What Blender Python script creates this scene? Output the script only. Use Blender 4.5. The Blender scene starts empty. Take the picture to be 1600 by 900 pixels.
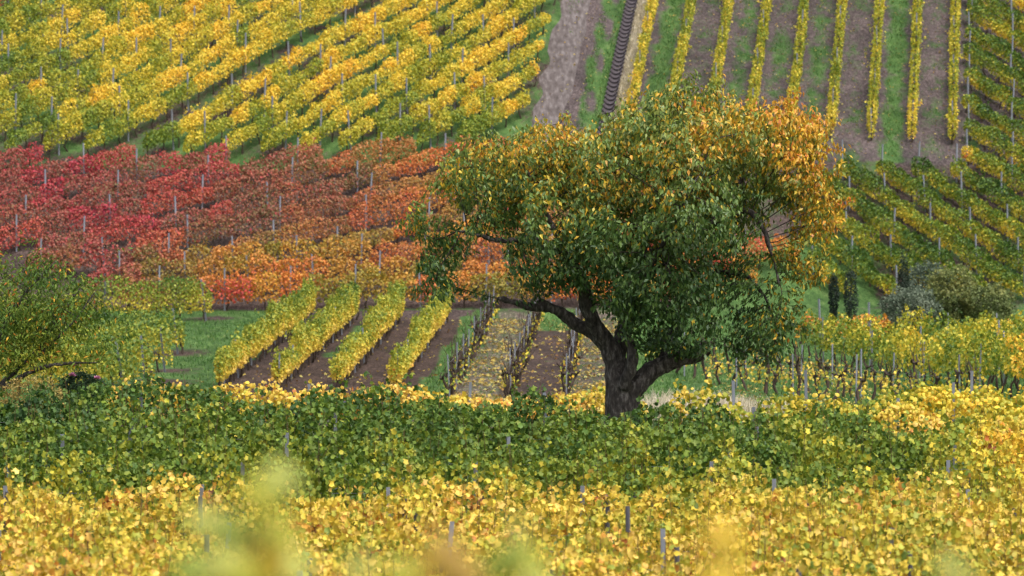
import bpy, math, random
import numpy as np
from mathutils import Vector

# ------------------------------------------------------------------ camera, sky, sun, exposure
scene = bpy.context.scene
COL = scene.collection
F = 6667.0                                   # focal length in pixels of a 1600 px wide frame
cam_data = bpy.data.cameras.new("camera")
cam = bpy.data.objects.new("camera", cam_data)
COL.objects.link(cam)
cam.location = (0, 0, 0)
cam.rotation_euler = (math.radians(90), 0, 0)
cam_data.sensor_width = 36
cam_data.lens = F * 36 / 1600
cam_data.clip_start = 0.5
cam_data.clip_end = 3000
cam_data.dof.use_dof = True
cam_data.dof.focus_distance = 96
cam_data.dof.aperture_fstop = 2.3
scene.camera = cam

SUN_EL, SUN_AZ = math.radians(63), math.radians(140)     # azimuth from +Y clockwise: high behind the camera, to one side
world = bpy.data.worlds.new("World")
scene.world = world
world.use_nodes = True
wn = world.node_tree.nodes
wl = world.node_tree.links
wn.clear()
sky = wn.new("ShaderNodeTexSky")
sky.sky_type = 'NISHITA'
sky.sun_disc = False
sky.sun_elevation = SUN_EL
sky.sun_rotation = SUN_AZ
sky.air_density = 1.0
sky.dust_density = 4.0
sky.ozone_density = 1.0
hs = wn.new("ShaderNodeHueSaturation")
hs.inputs['Saturation'].default_value = 0.35      # overcast: nearly white sky
bg = wn.new("ShaderNodeBackground")
bg.inputs['Strength'].default_value = 0.145
wo = wn.new("ShaderNodeOutputWorld")
wl.new(sky.outputs[0], hs.inputs['Color'])
wl.new(hs.outputs[0], bg.inputs['Color'])
wl.new(bg.outputs[0], wo.inputs['Surface'])

sd = bpy.data.lights.new("sun", 'SUN')
sd.energy = 1.3
sd.angle = math.radians(22)
sd.color = (1.0, 0.95, 0.88)
sun = bpy.data.objects.new("sun", sd)
COL.objects.link(sun)
d = Vector((math.sin(SUN_AZ) * math.cos(SUN_EL), math.cos(SUN_AZ) * math.cos(SUN_EL), math.sin(SUN_EL)))
sun.rotation_euler = d.to_track_quat('Z', 'Y').to_euler()
sun.location = (0, 0, 60)

vs = scene.view_settings
vs.view_transform = 'Standard'
vs.look = 'None'
vs.exposure = 1.02
vs.gamma = 1
vs.use_curve_mapping = False
scene.cycles.max_bounces = 8
scene.cycles.transparent_max_bounces = 4

# ------------------------------------------------------------------ helpers
RNG = np.random.default_rng(11)
ORD = ['first', 'second', 'third', 'fourth', 'fifth', 'sixth', 'seventh', 'eighth', 'ninth', 'tenth', 'eleventh', 'twelfth',
       'thirteenth', 'fourteenth', 'fifteenth', 'sixteenth', 'seventeenth', 'eighteenth', 'nineteenth', 'twentieth',
       'twenty-first', 'twenty-second', 'twenty-third', 'twenty-fourth']


def _hash(i, j, k, seed):
    n = (i * 374761393 + j * 668265263 + k * 2147483647 + seed * 974634541).astype(np.int64) & 0xffffffff
    n = ((n ^ (n >> 13)) * 1274126177) & 0xffffffff
    n = ((n ^ (n >> 16)) * 2246822519) & 0xffffffff
    return ((n ^ (n >> 15)) & 0xffffff) / float(0xffffff)


def vnoise(p, scale=1.0, seed=0):
    """smooth 3-D value noise, 0..1"""
    p = np.asarray(p, float) * scale
    if p.shape[1] == 2:
        p = np.c_[p, np.zeros(len(p))]
    i = np.floor(p).astype(np.int64)
    f = p - i
    f = f * f * (3 - 2 * f)
    out = 0
    for a in (0, 1):
        for b in (0, 1):
            for c in (0, 1):
                w = (f[:, 0] if a else 1 - f[:, 0]) * (f[:, 1] if b else 1 - f[:, 1]) * (f[:, 2] if c else 1 - f[:, 2])
                out = out + w * _hash(i[:, 0] + a, i[:, 1] + b, i[:, 2] + c, seed)
    return out


PROFILE = np.array([(-80, -1.0), (0, -1.65), (8, -2.2), (20, -3.4), (40, -5.2), (53, -5.47), (74, -5.18), (78, -4.87), (82.5, -4.51),
                    (87, -4.2), (91, -4.02), (97, -3.6), (108, -3.60), (130, -3.66), (146, -3.60), (188, -1.35), (190, -1.0),
                    (232, 18.4), (260, 31.5), (330, 60), (420, 80), (700, 92), (1200, 95)])


def ground_z(x, y):
    x = np.asarray(x, float)
    y = np.asarray(y, float)
    z = 0
    for o in (-2.0, -1.0, 0.0, 1.0, 2.0):
        z = z + np.interp(y + o, PROFILE[:, 0], PROFILE[:, 1]) / 5
    bump = np.exp(-((y - 92) / 8.0) ** 2)
    z = z - 0.06 * np.clip(x - 1, 0, 12) * bump
    z = z + 0.05 * np.sin(x * 0.31 + y * 0.17) * np.sin(y * 0.23 - x * 0.11)
    z = z + np.clip((y - 186) / 20, 0, 1) * (0.25 * np.sin(x * 0.12 + 0.8) + 0.12 * np.sin(x * 0.37 + y * 0.2))
    return z


def gz(x, y):
    return float(ground_z(np.array([x]), np.array([y]))[0])


def px_x(px, y):
    return (px - 800) / F * y


def nrm(v):
    return v / np.maximum(np.linalg.norm(v, axis=-1, keepdims=True), 1e-9)


def mesh_np(name, verts, faces, mat=None, cols=None, smooth=False):
    """verts (N,3), faces (M,k) array of one polygon size"""
    me = bpy.data.meshes.new(name)
    verts = np.asarray(verts, np.float32)
    faces = np.asarray(faces, np.int32)
    m, k = faces.shape
    me.vertices.add(len(verts))
    me.vertices.foreach_set('co', verts.ravel())
    me.loops.add(m * k)
    me.loops.foreach_set('vertex_index', faces.ravel())
    me.polygons.add(m)
    me.polygons.foreach_set('loop_start', np.arange(0, m * k, k, dtype=np.int32))
    me.polygons.foreach_set('loop_total', np.full(m, k, np.int32))
    if smooth:
        me.polygons.foreach_set('use_smooth', np.ones(m, bool))
    me.update(calc_edges=True)
    if cols is not None:
        at = me.attributes.new('Col', 'FLOAT_COLOR', 'POINT')
        c = np.ones((len(verts), 4), np.float32)
        c[:, :3] = cols
        at.data.foreach_set('color', c.ravel())
    if mat:
        me.materials.append(mat)
    return me


def put(name, me, parent=None, loc=(0, 0, 0), kind=None, label=None, cat=None, group=None):
    o = bpy.data.objects.new(name, me)
    COL.objects.link(o)
    o.location = loc
    if parent:
        o.parent = parent
    for k, v in (('kind', kind), ('label', label), ('category', cat), ('group', group)):
        if v:
            o[k] = v
    return o


def thing(name, label, cat, loc, group=None):
    return put(name, None, None, loc, None, label, cat, group)


# leaf templates: x across, y along, z out of the leaf
def _sym(pts):
    return np.array(pts, float)


T_QUAD = (_sym([(0, 0, 0), (.46, .42, .10), (0, 1, -.06), (-.46, .42, .10)]), np.array([(0, 1, 2), (0, 2, 3)]))
T_CHERRY = (_sym([(0, 0, 0), (.26, .42, .06), (0, 1, -.16), (-.26, .42, .06), (0, .5, 0.0)]),
            np.array([(0, 1, 4), (1, 2, 4), (2, 3, 4), (3, 0, 4)]))
T_PEACH = (_sym([(0, 0, 0), (.16, .45, .03), (0, 1, -.22), (-.16, .45, .03)]), np.array([(0, 1, 2), (0, 2, 3)]))
_vl = [(0, .02, 0), (.30, -.10, -.05), (.52, .18, -.08), (.38, .36, .02), (.50, .66, -.10), (.20, .68, .03), (0, 1.0, -.12),
       (-.20, .68, .03), (-.50, .66, -.10), (-.38, .36, .02), (-.52, .18, -.08), (-.30, -.10, -.05), (0, .40, .09)]
T_VINE = (_sym(_vl), np.array([(i, (i + 1) % 12, 12) for i in range(12)]))
_v6 = [(0, .0, 0), (.50, .15, -.06), (.42, .70, -.08), (0, 1.0, -.1), (-.42, .70, -.08), (-.50, .15, -.06), (0, .42, .08)]
T_SIX = (_sym(_v6), np.array([(i, (i + 1) % 6, 6) for i in range(6)]))


_vb = [(0, .06, 0), (.46, -.05, -.12), (.29, .36, .07), (.44, .74, -.13), (0, 1.0, -.20), (-.44, .74, -.13), (-.29, .36, .07), (-.46, -.05, -.12)]
T_LOBE = (_sym(_vb), np.array([(0, i, i + 1) for i in range(1, 7)]))
T_CH2 = (_sym([(0, 0, 0), (.25, .42, .07), (0, 1, -.16), (-.25, .42, .07)]), np.array([(0, 1, 2), (0, 2, 3)]))


def leaf_arrays(P, tip, nor, size, cols, tmpl):
    tv, tf = tmpl
    t = nrm(tip)
    n = nrm(nor - (nor * t).sum(1, keepdims=True) * t)
    s = np.cross(t, n)
    k = len(tv)
    N = len(P)
    curl = (.3 + 2.2 * _hash(np.arange(N), np.full(N, k), np.zeros(N, np.int64), 5))[:, None, None]
    V = P[:, None, :] + size[:, None, None] * (tv[None, :, 0:1] * s[:, None, :] + tv[None, :, 1:2] * t[:, None, :]
                                              + curl * tv[None, :, 2:3] * n[:, None, :])
    Fc = tf[None] + (np.arange(N) * k)[:, None, None]
    C = np.repeat(cols, k, axis=0)
    return V.reshape(-1, 3), Fc.reshape(-1, 3), C


def ramp(g, stops):
    xs = [s[0] for s in stops]
    return np.stack([np.interp(g, xs, [s[1][c] for s in stops]) for c in range(3)], 1)


AUT = [(0, (.022, .060, .012)), (.2, (.066, .135, .018)), (.38, (.17, .235, .022)), (.52, (.42, .385, .03)), (.66, (.82, .59, .06)),
       (.80, (.76, .42, .03)), (.92, (.60, .17, .025)), (1.0, (.22, .07, .03))]
PALE = [(0, (.05, .12, .02)), (.2, (.20, .26, .03)), (.38, (.44, .40, .04)), (.55, (.72, .50, .055)), (.7, (.78, .55, .13)), (.82, (.66, .31, .045)),
        (.93, (.52, .17, .04)), (1.0, (.16, .06, .03))]
RED = [(0, (.10, .115, .025)), (.25, (.24, .12, .062)), (.42, (.33, .10, .070)), (.58, (.39, .080, .062)), (.72, (.46, .045, .06)), (.85, (.42, .025, .065)),
       (1, (.20, .015, .04))]
ORA = [(0, (.14, .17, .03)), (.25, (.36, .25, .03)), (.45, (.62, .28, .035)), (.62, (.62, .19, .035)), (.8, (.52, .07, .04)), (1, (.45, .03, .04))]


# ------------------------------------------------------------------ materials
def new_mat(name):
    m = bpy.data.materials.new(name)
    m.use_nodes = True
    m.node_tree.nodes.clear()
    return m, m.node_tree.nodes, m.node_tree.links


def leaf_mat(name, rough, spec, trans):
    m, n, l = new_mat(name)
    at = n.new('ShaderNodeAttribute')
    at.attribute_name = 'Col'
    p = n.new('ShaderNodeBsdfPrincipled')
    p.inputs['Roughness'].default_value = rough
    p.inputs['Specular IOR Level'].default_value = spec
    tr = n.new('ShaderNodeBsdfTranslucent')
    mx = n.new('ShaderNodeMixShader')
    mx.inputs[0].default_value = trans
    o = n.new('ShaderNodeOutputMaterial')
    l.new(at.outputs['Color'], p.inputs['Base Color'])
    l.new(at.outputs['Color'], tr.inputs['Color'])
    l.new(p.outputs[0], mx.inputs[1])
    l.new(tr.outputs[0], mx.inputs[2])
    l.new(mx.outputs[0], o.inputs['Surface'])
    return m


def noise_mat(name, stops, scale=6, rough=.85, bump=.4, stretch=(1, 1, 1), spec=.25, detail=6, bscale=None, metal=0):
    m, n, l = new_mat(name)
    tc = n.new('ShaderNodeTexCoord')
    mp = n.new('ShaderNodeMapping')
    mp.inputs['Scale'].default_value = stretch
    nz = n.new('ShaderNodeTexNoise')
    nz.inputs['Scale'].default_value = scale
    nz.inputs['Detail'].default_value = detail
    nz.inputs['Roughness'].default_value = .65
    cr = n.new('ShaderNodeValToRGB')
    el = cr.color_ramp.elements
    while len(el) < len(stops):
        el.new(.5)
    for e, (x, c) in zip(el, stops):
        e.position = x
        e.color = (*c, 1)
    p = n.new('ShaderNodeBsdfPrincipled')
    p.inputs['Roughness'].default_value = rough
    p.inputs['Specular IOR Level'].default_value = spec
    p.inputs['Metallic'].default_value = metal
    bp = n.new('ShaderNodeBump')
    bp.inputs['Strength'].default_value = bump
    bp.inputs['Distance'].default_value = .03
    o = n.new('ShaderNodeOutputMaterial')
    l.new(tc.outputs['Object'], mp.inputs[0])
    l.new(mp.outputs[0], nz.inputs['Vector'])
    l.new(nz.outputs['Fac'], cr.inputs[0])
    l.new(cr.outputs[0], p.inputs['Base Color'])
    l.new(nz.outputs['Fac'], bp.inputs['Height'])
    l.new(bp.outputs[0], p.inputs['Normal'])
    l.new(p.outputs[0], o.inputs['Surface'])
    return m


M_VINE = leaf_mat('vine_leaf', .55, .35, .28)
M_CHERRY = leaf_mat('cherry_leaf', .45, .45, .28)
M_SOFT = leaf_mat('soft_leaf', .6, .3, .3)
M_BARK = noise_mat('cherry_bark', [(.32, (.014, .012, .010)), (.52, (.056, .046, .040)), (.72, (.20, .18, .16))], 9, .9, .9, (1.4, 1.4, .5))
M_TWIG = noise_mat('dark_twig', [(.3, (.016, .012, .010)), (.7, (.06, .045, .036))], 12, .9, .3)
M_WOODV = noise_mat('old_vine_wood', [(.3, (.02, .014, .011)), (.7, (.085, .058, .042))], 14, .9, .6, (1, 1, .3))
M_STEEL = noise_mat('galvanised_steel', [(.3, (.15, .16, .19)), (.7, (.31, .32, .36))], 5, .5, .1, (1, 1, .3), .5, metal=.25)
M_STAKE = noise_mat('weathered_stake', [(.3, (.05, .05, .06)), (.7, (.17, .16, .17))], 8, .85, .4, (1, 1, .2))
M_WIRE = noise_mat('trellis_wire', [(.3, (.2, .2, .21)), (.7, (.34, .34, .36))], 3, .5, 0)
M_PATH = noise_mat('bare_path_soil', [(.30, (.050, .040, .037)), (.5, (.100, .083, .079)), (.72, (.19, .166, .162))], 3.0, .95, .35, (1.8, .45, .45), .15, 9)
M_CHUTE = noise_mat('dark_weathered_concrete', [(.3, (.028, .023, .026)), (.7, (.085, .070, .078))], 5, .9, .5)
M_CANE = noise_mat('vine_cane', [(.3, (.09, .05, .025)), (.7, (.22, .13, .06))], 10, .7, .3)
M_DRY = leaf_mat('dry_grass_blade', .8, .1, .2)


def ground_material():
    m, n, l = new_mat('field_ground')
    at = n.new('ShaderNodeAttribute')
    at.attribute_name = 'Col'
    sep = n.new('ShaderNodeSeparateColor')
    l.new(at.outputs['Color'], sep.inputs[0])
    tc = n.new('ShaderNodeTexCoord')
    mp = n.new('ShaderNodeMapping')
    mp.inputs['Scale'].default_value = (1.2, .6, .6)
    l.new(tc.outputs['Object'], mp.inputs[0])

    def noise(scale, det=8):
        z = n.new('ShaderNodeTexNoise')
        z.inputs['Scale'].default_value = scale
        z.inputs['Detail'].default_value = det
        z.inputs['Roughness'].default_value = .7
        l.new(mp.outputs[0], z.inputs['Vector'])
        return z

    def cramp(src, stops):
        cr = n.new('ShaderNodeValToRGB')
        el = cr.color_ramp.elements
        while len(el) < len(stops):
            el.new(.5)
        for e, (x, c) in zip(el, stops):
            e.position = x
            e.color = (*c, 1)
        l.new(src, cr.inputs[0])
        return cr

    def mix(fac, a, b):
        mx = n.new('ShaderNodeMix')
        mx.data_type = 'RGBA'
        l.new(fac, mx.inputs['Factor'])
        l.new(a, mx.inputs['A'])
        l.new(b, mx.inputs['B'])
        return mx.outputs['Result']

    n1, n2, n3 = noise(2.2), noise(7.0), noise(.5, 4)
    light = cramp(n2.outputs['Fac'], [(.32, (.040, .032, .031)), (.52, (.088, .071, .071)), (.72, (.19, .158, .155))])
    dark = cramp(n2.outputs['Fac'], [(.32, (.022, .015, .012)), (.52, (.060, .042, .035)), (.72, (.15, .108, .092))])
    var = cramp(n3.outputs['Fac'], [(.35, (.62, .62, .62)), (.65, (1.15, 1.1, 1.08))])
    soil = mix(sep.outputs[2], light.outputs[0], dark.outputs[0])
    gr = cramp(n1.outputs['Fac'], [(.3, (.028, .062, .020)), (.5, (.062, .125, .035)), (.72, (.13, .20, .065))])
    pale = cramp(n1.outputs['Fac'], [(.3, (.22, .21, .12)), (.55, (.42, .38, .27)), (.75, (.58, .53, .44))])
    # ragged edge: compare the grass amount with noise
    add = n.new('ShaderNodeMath')
    add.operation = 'SUBTRACT'
    l.new(sep.outputs[0], add.inputs[0])
    l.new(n1.outputs['Fac'], add.inputs[1])
    mr = n.new('ShaderNodeMapRange')
    mr.inputs['From Min'].default_value = -.12
    mr.inputs['From Max'].default_value = .12
    l.new(add.outputs[0], mr.inputs['Value'])
    c = mix(mr.outputs[0], soil, gr.outputs[0])
    add2 = n.new('ShaderNodeMath')
    add2.operation = 'SUBTRACT'
    l.new(sep.outputs[1], add2.inputs[0])
    l.new(n2.outputs['Fac'], add2.inputs[1])
    mr2 = n.new('ShaderNodeMapRange')
    mr2.inputs['From Min'].default_value = -.1
    mr2.inputs['From Max'].default_value = .15
    l.new(add2.outputs[0], mr2.inputs['Value'])
    c = mix(mr2.outputs[0], c, pale.outputs[0])
    mv = n.new('ShaderNodeMix')
    mv.data_type = 'RGBA'
    mv.blend_type = 'MULTIPLY'
    mv.inputs['Factor'].default_value = 1
    l.new(c, mv.inputs['A'])
    l.new(var.outputs[0], mv.inputs['B'])
    c = mv.outputs['Result']
    p = n.new('ShaderNodeBsdfPrincipled')
    p.inputs['Roughness'].default_value = .95
    p.inputs['Specular IOR Level'].default_value = .1
    bp = n.new('ShaderNodeBump')
    bp.inputs['Strength'].default_value = .8
    bp.inputs['Distance'].default_value = .08
    l.new(n2.outputs['Fac'], bp.inputs['Height'])
    l.new(bp.outputs[0], p.inputs['Normal'])
    l.new(c, p.inputs['Base Color'])
    o = n.new('ShaderNodeOutputMaterial')
    l.new(p.outputs[0], o.inputs['Surface'])
    return m


# ------------------------------------------------------------------ ground
MID_K = 0.029                                   # direction of the valley rows: dX per dY
MID_ROWS = [-10.0, -8.0, -6.0, -4.0]            # leafy rows, X at Y = 145
BARE_ROWS = [-2.0, 0.0, 1.9]
UP_K = 0.115                                    # direction of the rows that run straight up the hill
UP_ROWS = [7.66 + 1.97 * k for k in range(9)]   # X at Y = 225
BLOCK = [(-13.1, 186.3), (-12.75, 166.0), (-12.4, 155.5), (-12.6, 149.5), (-12.9, 145.0)]   # row ends beside the grass


def zone(x, y):
    """grass amount, pale dry cover, dark soil"""
    pts = np.c_[x, y]
    nz = vnoise(pts, .7, 3)
    g = 0.55 + 0.25 * (nz - .5)
    pale = np.zeros_like(x)
    dark = np.clip((192 - y) / 6, 0, 1)
    xi = x - MID_K * (y - 145)
    hill = y > 189.5
    g = np.where(hill, .42 + .4 * (nz - .5), g)
    g = np.where((y > 204) & (x < 3), .56 + .5 * (nz - .5), g)
    g = np.where(hill & (y < 205) & (x < 9), .22 + .3 * (nz - .5), g)
    g = np.where(hill & (x > 9) & (x < 16.5) & (y < 197), .9, g)
    dark = np.where(hill, .8, dark)
    mid = (y > 108) & (y < 189.5)
    soil = mid & (xi > -10.5) & (xi < -3.25)
    g = np.where(mid, .95, g)
    g = np.where(soil, .12, g)
    g = np.where(mid & (xi > -7.6) & (xi < -6.7) & (y > 163), .8, g)
    g = np.where(mid & (xi > -2.2) & (xi < -.2), .42, g)
    pale = np.where(mid & (xi > -2.2) & (xi < -.2), .42, pale)
    g = np.where(mid & (xi > -.2) & (xi < 1.7) & (y < 180), .25 + .3 * (nz - .5), g)
    g = np.where(mid & (xi > 1.7) & (xi < 3.6), .42, g)
    pale = np.where(mid & (xi > 1.7) & (xi < 3.6), .40, pale)
    for (ex, ey) in BLOCK:
        w = np.clip(1.5 - np.abs(y - ey - .6) / (1.6 if ey > 180 else 2.4), 0, 1) * np.exp(-((x - ex + .2) / 1.7) ** 2) * (.5 + vnoise(pts, .8, 12))
        g = np.where(mid & (y > 149), g - .62 * w, g)
    # dry pale grass beyond the tree trunk, soil among the old stocks
    w = np.exp(-((x - 5.6) / 1.6) ** 2 - ((y - 124) / 9.0) ** 2)
    pale = pale + .8 * w
    w = np.exp(-((x - 8.3) / 2.4) ** 2 - ((y - 136) / 14.0) ** 2)
    pale = pale + .38 * w
    g = g - .45 * w
    # hill, straight rows
    up = (y > 205) & (x > 2.0 + UP_K * (y - 215))
    xu = x - UP_K * (y - 225)
    gu = np.full_like(x, .36)
    amt = [.78, .36, .52, .50, .60, .44, .76, .38, .42]
    for k, a in enumerate(amt):
        c = UP_ROWS[k] + .98
        gu = np.maximum(gu, a * np.exp(-((xu - c) / .55) ** 4) + .42 * (vnoise(pts, 1.1, 19) - .5))
    g = np.where(up & (xu > 7.2), gu, g)
    w = np.exp(-((xu - 7.0) / .42) ** 2)
    pale = np.where(up, pale + .8 * w, pale)
    st = np.maximum(np.exp(-((xu - 5.95) / .30) ** 4), .8 * np.exp(-((xu - 5.15) / .24) ** 4))
    tuft = np.clip((vnoise(pts, 1.3, 17) - .60) / .08, 0, 1) * np.clip((4.6 - xu) / 1.2, 0.15, 1)
    g = np.where(up & (xu < 6.6), np.maximum(.18 + .8 * st * (.6 + .7 * vnoise(pts, .9, 18)), .8 * tuft), g)
    dark = np.where(up, .12, dark)
    return g, pale, dark


def grid_axis(parts):
    a = []
    for s, e, st in parts:
        a.extend(np.arange(s, e, st))
    return np.array(a)


gxa = grid_axis([(-600, -60, 30), (-60, -34, 2), (-34, 34, .5), (34, 60, 2), (60, 620, 30)])
gya = grid_axis([(-80, 100, 2.0), (100, 232, .5), (232, 260, 2), (260, 1200, 25)])
GX, GY = np.meshgrid(gxa, gya)
gx, gy = GX.ravel(), GY.ravel()
gzv = ground_z(gx, gy) + .05 * (vnoise(np.c_[gx, gy], 1.3, 9) - .5)
zg, zp, zd = zone(gx, gy)
nx, ny = len(gxa), len(gya)
ii = (np.arange(ny - 1)[:, None] * nx + np.arange(nx - 1)[None]).ravel()
gf = np.c_[ii, ii + 1, ii + 1 + nx, ii + nx]
put('ground', mesh_np('ground', np.c_[gx, gy, gzv], gf, ground_material(), np.clip(np.c_[zg, zp, zd], 0, 1.2), True), kind='structure')

# bare path running up the hill, draped a little above the ground
ys = np.arange(206.0, 236, .3)
us = np.linspace(-1, 1, 11)
PY, PU = np.meshgrid(ys, us, indexing='ij')
wob = .55 * (vnoise(np.c_[PY.ravel(), np.sign(PU.ravel()) * 3], .55, 4).reshape(PY.shape) - .5)
PX = 3.55 + UP_K * (PY - 225) + PU * (.78 + wob)
pz = ground_z(PX.ravel(), PY.ravel()) + .045 - .03 * np.abs(PU.ravel()) ** 4
k = len(us)
ii = (np.arange(len(ys) - 1)[:, None] * k + np.arange(k - 1)[None]).ravel()
put('path', mesh_np('path', np.c_[PX.ravel(), PY.ravel(), pz], np.c_[ii, ii + 1, ii + 1 + k, ii + k], M_PATH, None, True), kind='structure')


# ------------------------------------------------------------------ posts, stocks
def prism(prof, h, taper=1.0):
    n = len(prof)
    v = [(x, y, 0) for x, y in prof] + [(x * taper, y * taper, h) for x, y in prof]
    f = [(i, (i + 1) % n, n + (i + 1) % n, n + i) for i in range(n)]
    f.append(tuple(range(n, 2 * n)))
    f.append(tuple(reversed(range(n))))
    return v, f


def simple_mesh(name, v, f, mat, smooth=False):
    me = bpy.data.meshes.new(name)
    me.from_pydata(v, [], f)
    me.materials.append(mat)
    if smooth:
        me.polygons.foreach_set('use_smooth', [True] * len(me.polygons))
    me.update()
    return me


a, b, t = .034, .026, .008
CPROF = [(-a, -b), (a, -b), (a, b), (a - .022, b), (a - .022, b - t), (a - t, b - t), (a - t, -b + t), (-a + t, -b + t), (-a + t, b - t),
         (-a + .022, b - t), (-a + .022, b), (-a, b)]
me_steel = simple_mesh('steel_post', *prism(CPROF, 1.0), M_STEEL)
OCT = [(.045 * math.cos(i * math.pi / 4), .045 * math.sin(i * math.pi / 4)) for i in range(8)]
me_stake = simple_mesh('wood_stake', *prism(OCT, 1.0, .8), M_STAKE)


def tube(pts, rads, sides=6, cap=True):
    pts = np.asarray(pts, float)
    n = len(pts)
    tan = nrm(np.gradient(pts, axis=0))
    ref = np.tile(np.array([0.31, 0.95, 0.05]), (n, 1))
    par = np.abs((tan * nrm(ref)).sum(1)) > .92
    ref[par] = (0.9, -.1, .4)
    s = nrm(np.cross(tan, ref))
    t2 = np.cross(tan, s)
    ang = np.arange(sides) * 2 * math.pi / sides
    r = np.asarray(rads, float)[:, None, None]
    V = pts[:, None] + r * (np.cos(ang)[None, :, None] * s[:, None] + np.sin(ang)[None, :, None] * t2[:, None])
    i = (np.arange(n - 1)[:, None] * sides + np.arange(sides)[None])
    j = (np.arange(n - 1)[:, None] * sides + (np.arange(sides)[None] + 1) % sides)
    Fq = np.stack([i, j, j + sides, i + sides], -1).reshape(-1, 4)
    return V.reshape(-1, 3), Fq


def join(parts):
    vs_, fs_, o = [], [], 0
    for v, f in parts:
        vs_.append(v)
        fs_.append(f + o)
        o += len(v)
    return np.concatenate(vs_), np.concatenate(fs_)


def stock_mesh(seed, h=.75, arms=False):
    r = np.random.default_rng(seed)
    n = 7
    p = np.zeros((n, 3))
    p[:, 2] = np.linspace(-.05, h, n)
    p[1:, :2] = np.cumsum(r.normal(0, .035, (n - 1, 2)), 0)
    rad = np.linspace(.045, .03, n) * r.uniform(.85, 1.2, n)
    parts = [tube(p, rad, 6)]
    if arms:
        rad[-2:] *= 1.5
        for sgn in (-1, 1):
            m = 5
            q = np.zeros((m, 3))
            q[:, 1] = sgn * np.linspace(0, r.uniform(.25, .5), m)
            q[:, 0] = np.cumsum(r.normal(0, .03, m))
            q[:, 2] = h + np.linspace(0, r.uniform(.02, .22), m) + r.normal(0, .02, m)
            q += np.array([p[-1, 0], p[-1, 1], -.03])
            parts.append(tube(q, np.linspace(.034, .014, m), 5))
        for c in range(3):
            q = np.zeros((4, 3))
            q[:, 2] = h + np.linspace(0, r.uniform(.25, .55), 4)
            q[:, 1] = r.uniform(-.3, .3) + np.linspace(0, r.normal(0, .12), 4)
            q[:, 0] = r.normal(0, .05) + np.linspace(0, r.normal(0, .08), 4)
            parts.append(tube(q, np.linspace(.012, .005, 4), 4))
    v, f = join(parts)
    return mesh_np('vine_stock', v, f, M_WOODV, None, True)


STOCKS = [stock_mesh(s) for s in range(4)]
BARE_STOCKS = [stock_mesh(20 + s, .62 + .05 * s, True) for s in range(6)]


# ------------------------------------------------------------------ vine rows
def along(pts, s):
    pts = np.asarray(pts, float)
    seg = np.linalg.norm(np.diff(pts, axis=0), axis=1)
    cum = np.r_[0, np.cumsum(seg)]
    x = np.interp(s, cum, pts[:, 0])
    y = np.interp(s, cum, pts[:, 1])
    return x, y


def row_length(pts):
    return float(np.linalg.norm(np.diff(np.asarray(pts, float), axis=0), axis=1).sum())


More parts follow.
